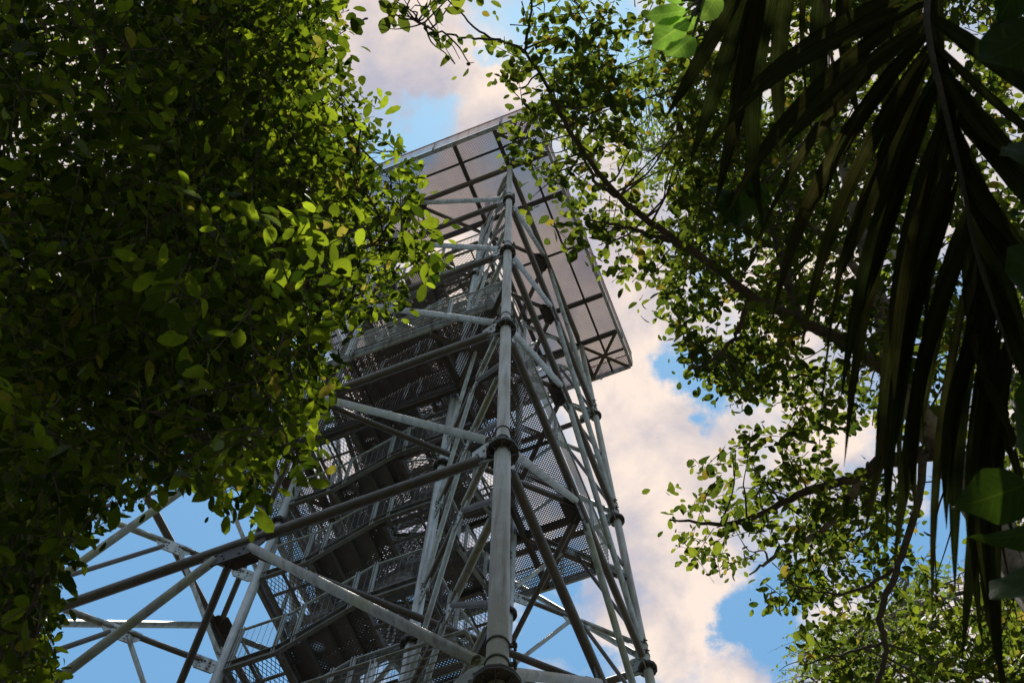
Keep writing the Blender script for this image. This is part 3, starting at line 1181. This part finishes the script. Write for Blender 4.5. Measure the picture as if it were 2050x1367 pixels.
def dome_left(q, d):
    """the crown arches up towards the tower, so its inner leaves lie in its own shade"""
    k = np.clip((q[:, 0] - 330) / 420, 0, 1) * np.clip((1000 - q[:, 1]) / 500, 0, 1)
    return d + k * (3.2 - .25 * (d - 8.2))


O1 = clumped(PL, 660, 6.5, 8.2, 17.0, .55, gate=dens_left, depth=dome_left)
B, A, Nn, LL, TW1 = sprays(O1, .55, 9, .112, .48)
ok = keep_inside(B, PL)
B1 = sel(ok, B, A, Nn, LL)
O2 = scatter(BIGL, 60, 6.6, 8.0)
B, A, Nn, LL, TW2 = sprays(O2, .5, 8, .125, .46)
ok = keep_inside(B, PL, slack=5)
B2 = sel(ok, B, A, Nn, LL)
CORE = [(330, -300), (560, -300), (600, 150), (640, 330), (640, 430), (560, 500), (470, 620), (300, 740), (150, 760), (60, 900), (40, 1300), (-300, 1400), (-300, 640), (150, 620), (300, 400)]
O3 = scatter(CORE, 1500, 13.5, 19.0)
B, A, Nn, LL, TW3 = sprays(O3, .8, 9, .19, .48, tilt=.4)
B3 = [B, A, Nn, LL]
foliage(lt, *[np.concatenate(z) for z in zip(B1, B2, B3)], .46, 'leaf_left', 300, BIGL)
keep = [t_ for t_ in TW1 + TW2 if keep_inside(t_, PL, slack=0).all()]
twigs(lt, keep, .006)
connect(lt, O1[::5], bonesL, 2.2, .008, within=PL)

# ---- right tree: one long dark limb, smaller leaves, sky showing between them
PR = [(935, -420), (935, 0), (1010, 50), (975, 105), (1000, 160), (1040, 215), (1012, 262), (1012, 330), (1050, 420), (1090, 480), (1120, 520), (1168, 500), (1205, 530),
      (1240, 585), (1300, 560), (1288, 620), (1340, 650), (1352, 720), (1420, 790), (1470, 815), (1500, 850), (1420, 910), (1370, 960), (1332, 985),
      (1340, 1045), (1376, 1165), (1410, 1240), (1440, 1230), (1470, 1130), (1560, 1130), (1500, 1180), (1510, 1215), (1590, 1240), (1600, 1300), (1640, 1420), (1800, 1500),
      (2200, 1500), (2200, -420)]
HR = [[(1290, 140), (1330, 220), (1330, 480), (1300, 420), (1270, 230)], [(1470, 150), (1560, 170), (1540, 250), (1480, 235)],
      [(1590, 690), (1640, 640), (1660, 720), (1620, 760)], [(1640, 860), (1770, 850), (1760, 920), (1660, 955)], [(1850, 900), (1970, 930), (1960, 1150), (1830, 1120)],
      [(1480, 810), (1600, 800), (1560, 860), (1490, 850)], [(1400, 620), (1460, 600), (1500, 690), (1420, 690)]]
rb = at(1960, 1010, 13.0)
rt_ = empty('spreading_tree', (rb[0], rb[1], 0.0))
tag(rt_, 'tree with one long dark curving limb reaching from the right towards the tower top', 'tree')
bonesR = []
bonesR += limb(rt_, [V(rb[0], rb[1], -.2), V(rb[0], rb[1], 5.0), rb, at(1890, 900, 13.1), at(1800, 760, 13.4), at(1760, 600, 14.0), at(1700, 380, 15.0), at(1640, 120, 16.5)],
               [.26, .22, .17, .15, .12, .09, .06, .03], 'bark_pale', 'trunk')
main = [at(1800, 760, 13.4), at(1700, 690, 13.2), at(1600, 640, 13.0), at(1500, 590, 12.9), at(1430, 535, 12.8), at(1330, 465, 12.7), at(1240, 395, 12.6), at(1165, 300, 12.6),
        at(1115, 215, 12.6), at(1050, 105, 12.6), at(960, 62, 12.5), at(885, -10, 12.5)]
ml = limb(rt_, main, [.075, .060, .053, .047, .042, .034, .028, .023, .018, .014, .010, .006])
bonesR += ml
for pts, rad, mt in (
        ([at(1890, 900, 13.1), at(1765, 925, 13.0), at(1720, 955, 13.0), at(1600, 990, 12.8), at(1480, 1045, 12.7), at(1340, 1040, 12.6)], [.085, .065, .05, .035, .026, .008], 'bark_dark'),
        ([at(1722, 956, 13.0), at(1680, 1030, 13.0), at(1610, 1085, 13.0), at(1540, 1120, 13.0), at(1500, 1150, 13.0)], [.05, .038, .028, .018, .008], 'bark_pale'),
        ([at(1380, 500, 12.75), at(1330, 480, 12.6), at(1250, 455, 12.5), at(1180, 440, 12.4)], [.03, .024, .016, .007], 'bark_dark'),
        ([at(1240, 395, 12.6), at(1190, 360, 12.4), at(1150, 280, 12.4), at(1110, 235, 12.4)], [.02, .016, .010, .005], 'bark_dark'),
        ([at(1050, 105, 12.6), at(1060, 40, 12.7), at(1070, -60, 12.8)], [.016, .012, .008], 'bark_dark'),
        ([at(1000, 78, 12.55), at(930, 75, 12.0), at(870, 60, 11.6), at(830, 40, 11.4)], [.012, .010, .007, .003], 'bark_dark'),
        ([at(1500, 590, 12.9), at(1480, 660, 12.8), at(1430, 720, 12.8), at(1380, 740, 12.8)], [.03, .022, .014, .006], 'bark_dark'),
        ([at(1600, 640, 13.0), at(1560, 500, 13.4), at(1500, 330, 14.0), at(1420, 120, 14.6), at(1400, -40, 15)], [.05, .04, .03, .02, .01], 'bark_dark'),
        ([at(1760, 600, 14.0), at(1680, 500, 14.2), at(1590, 420, 14.4), at(1540, 300, 14.8)], [.05, .04, .03, .015], 'bark_pale'),
        ([at(1860, 850, 13.2), at(1840, 980, 12.6), at(1800, 1130, 12.2), at(1760, 1230, 12.0), at(1775, 1300, 11.9), at(1745, 1400, 11.8)], [.045, .035, .03, .028, .024, .02], 'bark_dark'),
        ([at(1800, 1130, 12.2), at(1740, 1170, 12.2), at(1660, 1190, 12.2), at(1560, 1160, 12.3)], [.02, .016, .01, .005], 'bark_dark'),
        ([at(1765, 1290, 12.0), at(1680, 1310, 12.0), at(1600, 1330, 12.0)], [.014, .01, .005], 'bark_dark')):
    bonesR += limb(rt_, pts, rad, mt)
PT = [(700, -40), (760, 60), (760, 140), (800, 90), (870, 130), (950, 150), (960, 90), (900, 60), (960, 20), (960, -40)]




def dens_right(q):
    x, y = q[:, 0], q[:, 1]
    g = gapnoise(q) * .6
    mid = (x > 1270) & (x < 1620) & (y > 420) & (y < 830)
    g[mid] = np.clip(g[mid] * 1.8, .35, 1)
    low = (x > 1330) & (x < 1800) & (y > 820) & (y < 1260)
    g[low] = np.clip(g[low] * 1.15, .12, .8)
    top = (x > 1060) & (x < 1700) & (y < 330)
    g[top] = np.clip(g[top] * 1.0, .15, .8)
    return g


O = clumped(PR, 680, 4.6, 12.3, 17.0, .50, holes=HR, gate=dens_right)
B, A, Nn, LL, TW1 = sprays(O, .50, 9, .108, .56)
ok = keep_inside(B, PR, HR)
B1 = sel(ok, B, A, Nn, LL)
O2 = scatter(PT, 16, 10.8, 11.8)
B, A, Nn, LL, TW2 = sprays(O2, .30, 6, .135, .52)
ok = keep_inside(B, PT, slack=8)
B2 = sel(ok, B, A, Nn, LL)
foliage(rt_, *[np.concatenate(z) for z in zip(B1, B2)], .57, 'leaf_right', 300)
keep = [t_ for t_ in TW1 if keep_inside(t_, PR, HR, slack=0).all()] + [t_ for t_ in TW2 if keep_inside(t_, PT, slack=0).all()]
twigs(rt_, keep, .006)
connect(rt_, O[::4], bonesR, 1.6, .008, within=PR)
connect(rt_, O2, bonesR, 1.3, .006, 1.0, name='fringe_branchlets')

# ---- farther crowns of finer leaves
for name, label, poly, n, d0, d1, ll, trunk_px, gate_seed in (
        ('fine_leaved_tree', 'small leaved tree crown high behind the long dark limb at upper right',
         [(1230, 90), (1380, 60), (1560, 120), (1700, 200), (1750, 480), (1600, 560), (1420, 430), (1300, 440), (1240, 300)], 620, 19, 24, .085, (1800, 520, 21), 2.2),
        ('fine_leaved_tree', 'pale fine leaved tree crown standing low at the lower right corner',
         [(1545, 1400), (1560, 1330), (1600, 1260), (1680, 1240), (1760, 1180), (1830, 1120), (1900, 1110), (1960, 1130), (2100, 1100), (2100, 1450), (1545, 1450)], 900, 17, 22, .075, (1900, 1500, 19), 5.1)):
    tb = at(*trunk_px)
    ft = empty(name, (tb[0], tb[1], 0.0))
    tag(ft, label, 'tree', 'fine leaved trees behind')
    c0 = np.mean(np.array(poly), 0)
    bn = limb(ft, [V(tb[0], tb[1], -.2), V(tb[0], tb[1], tb[2] * .5), tb, at((trunk_px[0] + c0[0]) / 2, (trunk_px[1] + c0[1]) / 2, trunk_px[2]), at(c0[0], c0[1], trunk_px[2] + 1)],
              [.2, .17, .12, .07, .03], 'bark_pale', 'trunk')
    for k in range(7):
        q = np.array(poly)[RNG.integers(len(poly))] * .8 + c0 * .2
        bn += limb(ft, [bn[-9], at(*(c0 * .5 + q * .5), trunk_px[2] + RNG.uniform(-1, 1)), at(*q, trunk_px[2] + RNG.uniform(-1.5, 1.5))], [.05, .03, .008], 'bark_pale')
    O = scatter(poly, n, d0, d1, gate=lambda q: gapnoise(q, .02, gate_seed))
    B, A, Nn, LL, TW = sprays(O, .42, 11, ll, .42, tilt=.8)
    ok = keep_inside(B, poly, slack=18)
    B, A, Nn, LL = sel(ok, B, A, Nn, LL)
    foliage(ft, B, A, Nn, LL, .42, 'leaf_fine', 60)
    twigs(ft, TW, .004, 'bark_pale')
    connect(ft, O[::3], bn, 2.4, .008, mat='bark_pale')


# ---- palm fronds hanging at the right
def frond(tree, spine, rad, tips, d_t, width, mat='leaf_palm'):
    """spine: points along the rib; tips: (t along rib, u, v, dist) of every leaflet tip"""
    p, r = smooth_path(spine, rad, 8)
    rib = MB().path(p, r, 8).build('rib', 'palm_rib')
    join_world(rib, tree)
    base = np.array(tree.location)
    P = np.array(p)
    for t_, u, v, dist, wd in tips:
        k = t_ * (len(P) - 1)
        i = int(min(len(P) - 2, math.floor(k)))
        a = P[i] + (P[i + 1] - P[i]) * (k - i)
        b = at(u, v, dist)
        L = np.linalg.norm(b - a)
        d = (b - a) / L
        # blade: starts along a raised direction, arches over and hangs to its tip
        upv = unit(V(0, 0, 1) - d * d[2])
        nrm0 = unit(upv + RNG.normal(size=3) * .35)
        side0 = unit(np.cross(nrm0, d))
        tw = RNG.uniform(-.5, .5)
        mb = MB()
        n = 11
        vs, fs = [], []
        for j in range(n):
            s_ = j / (n - 1)
            c = a + (b - a) * s_ + upv * (.10 * L * math.sin(math.pi * s_)) - side0 * (.04 * L * math.sin(math.pi * s_) * tw * 2)
            w_ = wd * .5 * min(1, .25 + s_ * 5) * (1 - max(0, (s_ - .45) / .55) ** 1.8)
            w_ = max(w_, .0006)
            ang = tw * s_ * 1.3
            sd_ = unit(side0 * math.cos(ang) + nrm0 * math.sin(ang))
            nr = unit(np.cross(d, sd_))
            vs += [c + sd_ * w_ + nr * w_ * .35, c, c - sd_ * w_ + nr * w_ * .35]
            if j:
                o_ = 3 * (j - 1)
                fs += [(o_, o_ + 1, o_ + 4, o_ + 3), (o_ + 1, o_ + 2, o_ + 5, o_ + 4)]
        mb.add([q - base for q in vs], fs)
        lf = mb.build('leaflet', mat, tree)
        uvl = lf.data.uv_layers.new(name='blade')
        for lp in lf.data.loops:
            vi = lp.vertex_index
            uvl.data[lp.index].uv = ((vi // 3) / (n - 1), (vi % 3) - 1.0)


pb = at(2230, 300, 5.0)
palm = empty('palm', (pb[0], pb[1], 0.0))
tag(palm, 'dark palm whose long drooping fronds hang down the right side', 'palm')
crown = at(2230, -420, 7.6)
o = MB().path(*smooth_path([V(pb[0], pb[1], -.2), V(pb[0] + .05, pb[1], 2.5), V(pb[0], pb[1] + .05, 5.0), crown], [.11, .10, .09, .07], 6), 12).build('trunk', 'bark_dark')
join_world(o, palm)
sp1 = [crown, at(2000, -330, 6.6), at(1880, -150, 5.6), at(1856, 0, 5.0), at(1862, 90, 4.75), at(1886, 195, 4.55), at(1920, 336, 4.35), at(1953, 497, 4.2), at(1992, 620, 4.1), at(2025, 720, 4.05)]
T1 = []
for t_, u, v, wd in ((.30, 1395, 330, .075), (.33, 1450, 440, .07), (.36, 1500, 520, .07), (.40, 1545, 640, .07), (.44, 1600, 720, .07), (.47, 1640, 882, .07),
                     (.50, 1683, 800, .065), (.53, 1690, 935, .07), (.57, 1752, 912, .06), (.60, 1728, 1080, .075), (.64, 1775, 1082, .07), (.68, 1800, 1010, .065),
                     (.72, 1790, 1130, .07), (.75, 1835, 1060, .06), (.78, 1866, 1240, .05), (.82, 1912, 1190, .055), (.86, 1895, 1060, .06), (.89, 1968, 1300, .06), (.93, 1975, 1190, .05),
                     (.96, 1925, 1330, .055), (.98, 2010, 1420, .06), (1.0, 2040, 1480, .06),
                     (.38, 1560, 300, .08), (.42, 1640, 470, .08), (.34, 1470, 230, .08), (.46, 1660, 600, .075), (.52, 1720, 640, .07), (.58, 1790, 800, .07), (.66, 1850, 900, .07),
                     (.40, 2060, 330, .07), (.45, 2090, 420, .07), (.51, 2075, 520, .07), (.56, 2090, 640, .07), (.60, 2065, 700, .07), (.67, 2080, 830, .065), (.73, 2060, 930, .06), (.80, 2070, 1040, .06), (.86, 2050, 1130, .06), (.91, 2035, 1230, .055),
                     (.36, 2150, 240, .07), (.42, 2170, 330, .07), (.48, 2190, 430, .07), (.54, 2150, 520, .07), (.62, 2180, 640, .07), (.70, 2170, 760, .06), (.78, 2180, 900, .06)):
    T1.append((t_, u, v, 4.35 - .5 * t_ + RNG.uniform(-.15, .15), wd * .84))
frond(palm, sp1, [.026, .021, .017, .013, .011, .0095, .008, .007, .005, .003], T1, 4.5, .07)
sp2 = [crown, at(1950, -420, 7.0), at(1760, -330, 6.2), at(1600, -190, 5.7), at(1500, -60, 5.4)]
T2 = [(t_, u, v, 5.0 + RNG.uniform(-.2, .2), wd) for t_, u, v, wd in (
    (.95, 1380, 330, .07), (.9, 1430, 420, .07), (.85, 1480, 330, .075), (.80, 1530, 470, .075), (.72, 1580, 380, .08), (.66, 1640, 330, .08), (.60, 1690, 420, .08), (.54, 1740, 300, .08),
    (.48, 1790, 360, .08), (.42, 1830, 260, .08), (.98, 1330, 240, .06), (.36, 1890, 330, .08), (.3, 1960, 260, .08))]
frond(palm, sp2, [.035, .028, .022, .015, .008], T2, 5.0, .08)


# ---- broad leaved plants
BROAD = [(0, 0), (.03, .35), (.14, .86), (.32, 1.0), (.52, .86), (.72, .56), (.88, .26), (1, 0)]


def big_leaf(tree, u, v, dist, tip_u, tip_v, tip_d, wratio, roll, mat='leaf_broad', tpl=BROAD, droop=.12, stem=None):
    """one blade with a creased midrib, waved edge and bent tip; its own coordinates carry the veins"""
    a, b = at(u, v, dist), at(tip_u, tip_v, tip_d)
    L = np.linalg.norm(b - a)
    d = (b - a) / L
    view = unit(a - CAM)
    s_ = unit(np.cross(d, view))
    n_ = np.cross(s_, d)
    n_ = n_ * math.cos(roll) + s_ * math.sin(roll)
    if n_[2] < 0:
        n_ = -n_
    s_ = unit(np.cross(n_, d))
    base = np.array(tree.location)
    rows, cols_ = 15, 7
    ph1, ph2, curl = RNG.uniform(0, 6), RNG.uniform(0, 6), RNG.uniform(-.25, .35)
    vs, uvs, fs = [], [], []
    for i in range(rows):
        t_ = i / (rows - 1)
        wv = np.interp(t_, [q[0] for q in tpl], [q[1] for q in tpl]) * L * wratio / 2
        wv = max(wv, .0008)
        for k in range(cols_):
            x = k / (cols_ - 1) * 2 - 1
            wave = .07 * math.sin(9 * t_ + ph1 + 1.5 * x) * abs(x) + .03 * math.sin(21 * t_ + ph2) * abs(x)
            h = wv * (.30 * abs(x) ** 1.2 + curl * x * abs(x)) + L * wratio * wave * .5 - L * (droop + .1) * t_ * t_
            edge = 1 + .05 * math.sin(13 * t_ + ph2 + x) * abs(x)
            c = a + d * (L * t_ * (1 - .05 * abs(x) * (t_ > .02))) + s_ * (x * wv * edge) + n_ * h
            vs.append(c - base)
            uvs.append((t_, x))
    for i in range(rows - 1):
        for k in range(cols_ - 1):
            o_ = i * cols_ + k
            fs.append((o_, o_ + 1, o_ + cols_ + 1, o_ + cols_))
    mb = MB()
    mb.add(vs, fs)
    me = mb.mesh('leaf', mat, False)
    me.polygons.foreach_set('use_smooth', [True] * len(me.polygons))
    uvl = me.uv_layers.new(name='blade')
    for lp in me.loops:
        uvl.data[lp.index].uv = uvs[lp.vertex_index]
    o = link('leaf', me, tree)
    if stem is not None:
        p, r = smooth_path([stem, (stem + a) / 2 + V(0, 0, .04 * L), a + d * .01], [.007, .0055, .004], 6)
        o2 = MB().path(p, r, 6).build('stalk', 'palm_rib')
        join_world(o2, tree)


sb = at(2230, 1000, 3.4)
bp = empty('broad_leaved_plant', (sb[0], sb[1], 0.0))
tag(bp, 'big leaved plant with dark heart shaped leaves at the right edge', 'plant')
stem_pts = [V(sb[0], sb[1], -.1), V(sb[0], sb[1], 1.5), sb, at(2150, 800, 3.7), at(2120, 500, 4.0), at(2100, 150, 4.4), at(2080, -100, 4.8)]
stm = np.array(limb(bp, stem_pts, [.03, .028, .022, .018, .015, .012, .008], 'bark_dark', 'stem'))
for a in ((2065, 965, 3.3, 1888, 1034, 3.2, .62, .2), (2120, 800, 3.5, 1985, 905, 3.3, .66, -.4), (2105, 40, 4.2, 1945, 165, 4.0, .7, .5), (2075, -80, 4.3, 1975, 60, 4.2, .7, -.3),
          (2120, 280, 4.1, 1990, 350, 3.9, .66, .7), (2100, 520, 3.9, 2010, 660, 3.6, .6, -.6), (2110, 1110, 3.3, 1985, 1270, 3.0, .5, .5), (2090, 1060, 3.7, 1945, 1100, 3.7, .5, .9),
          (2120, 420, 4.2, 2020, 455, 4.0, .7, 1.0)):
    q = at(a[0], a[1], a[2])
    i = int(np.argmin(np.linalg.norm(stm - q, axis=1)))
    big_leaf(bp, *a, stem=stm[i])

# sapling branch with a few bright leaves close overhead, and its dark neighbours
gb = at(1700, -420, 5.2)
sp = empty('sapling', (gb[0], gb[1], 0.0))
tag(sp, 'slender sapling with large bright green leaves at the top between tower and palm', 'sapling')
stm2 = np.array(limb(sp, [V(gb[0], gb[1], -.1), V(gb[0], gb[1] + .05, 2.5), gb, at(1560, -250, 5.2), at(1440, -60, 5.0), at(1390, 10, 4.9)], [.03, .026, .02, .014, .009, .004], 'bark_dark', 'stem'))
OV = [(0, 0), (.05, .2), (.2, .7), (.42, 1.0), (.65, .88), (.85, .5), (.95, .2), (1, 0)]
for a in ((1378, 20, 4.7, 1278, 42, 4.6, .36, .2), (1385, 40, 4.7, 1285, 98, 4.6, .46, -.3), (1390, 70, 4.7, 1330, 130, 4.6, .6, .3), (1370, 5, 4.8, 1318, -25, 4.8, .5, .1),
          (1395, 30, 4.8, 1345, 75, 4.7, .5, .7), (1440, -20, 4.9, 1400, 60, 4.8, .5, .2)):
    big_leaf(sp, *a, mat='leaf_sunlit', tpl=OV, stem=stm2[-3])
vb = at(1560, -420, 5.6)
vn = empty('hanging_vine', (vb[0], vb[1], 0.0))
tag(vn, 'thin hanging vine with a few dark curled leaves in front of the palm fronds', 'vine')
stm3 = np.array(limb(vn, [V(vb[0], vb[1], 0), V(vb[0], vb[1], 2.5), vb, at(1640, -60, 5.4), at(1660, 190, 5.2), at(1560, 330, 5.2), at(1470, 390, 5.1)], [.014, .012, .010, .008, .006, .005, .003], 'bark_dark', 'stem'))
for a in ((1470, 385, 5.1, 1408, 400, 5.0, .7, .6), (1475, 390, 5.1, 1452, 470, 5.0, .7, -.5), (1480, 380, 5.1, 1505, 470, 5.0, .8, .4), (1500, 350, 5.1, 1530, 420, 5.1, .7, -.6),
          (1650, 200, 5.2, 1598, 262, 5.1, .7, .5), (1655, 195, 5.2, 1672, 245, 5.1, .9, -.4)):
    q = at(a[0], a[1], a[2])
    i = int(np.argmin(np.linalg.norm(stm3 - q, axis=1)))
    big_leaf(vn, *a, tpl=OV, droop=.3, stem=stm3[i])
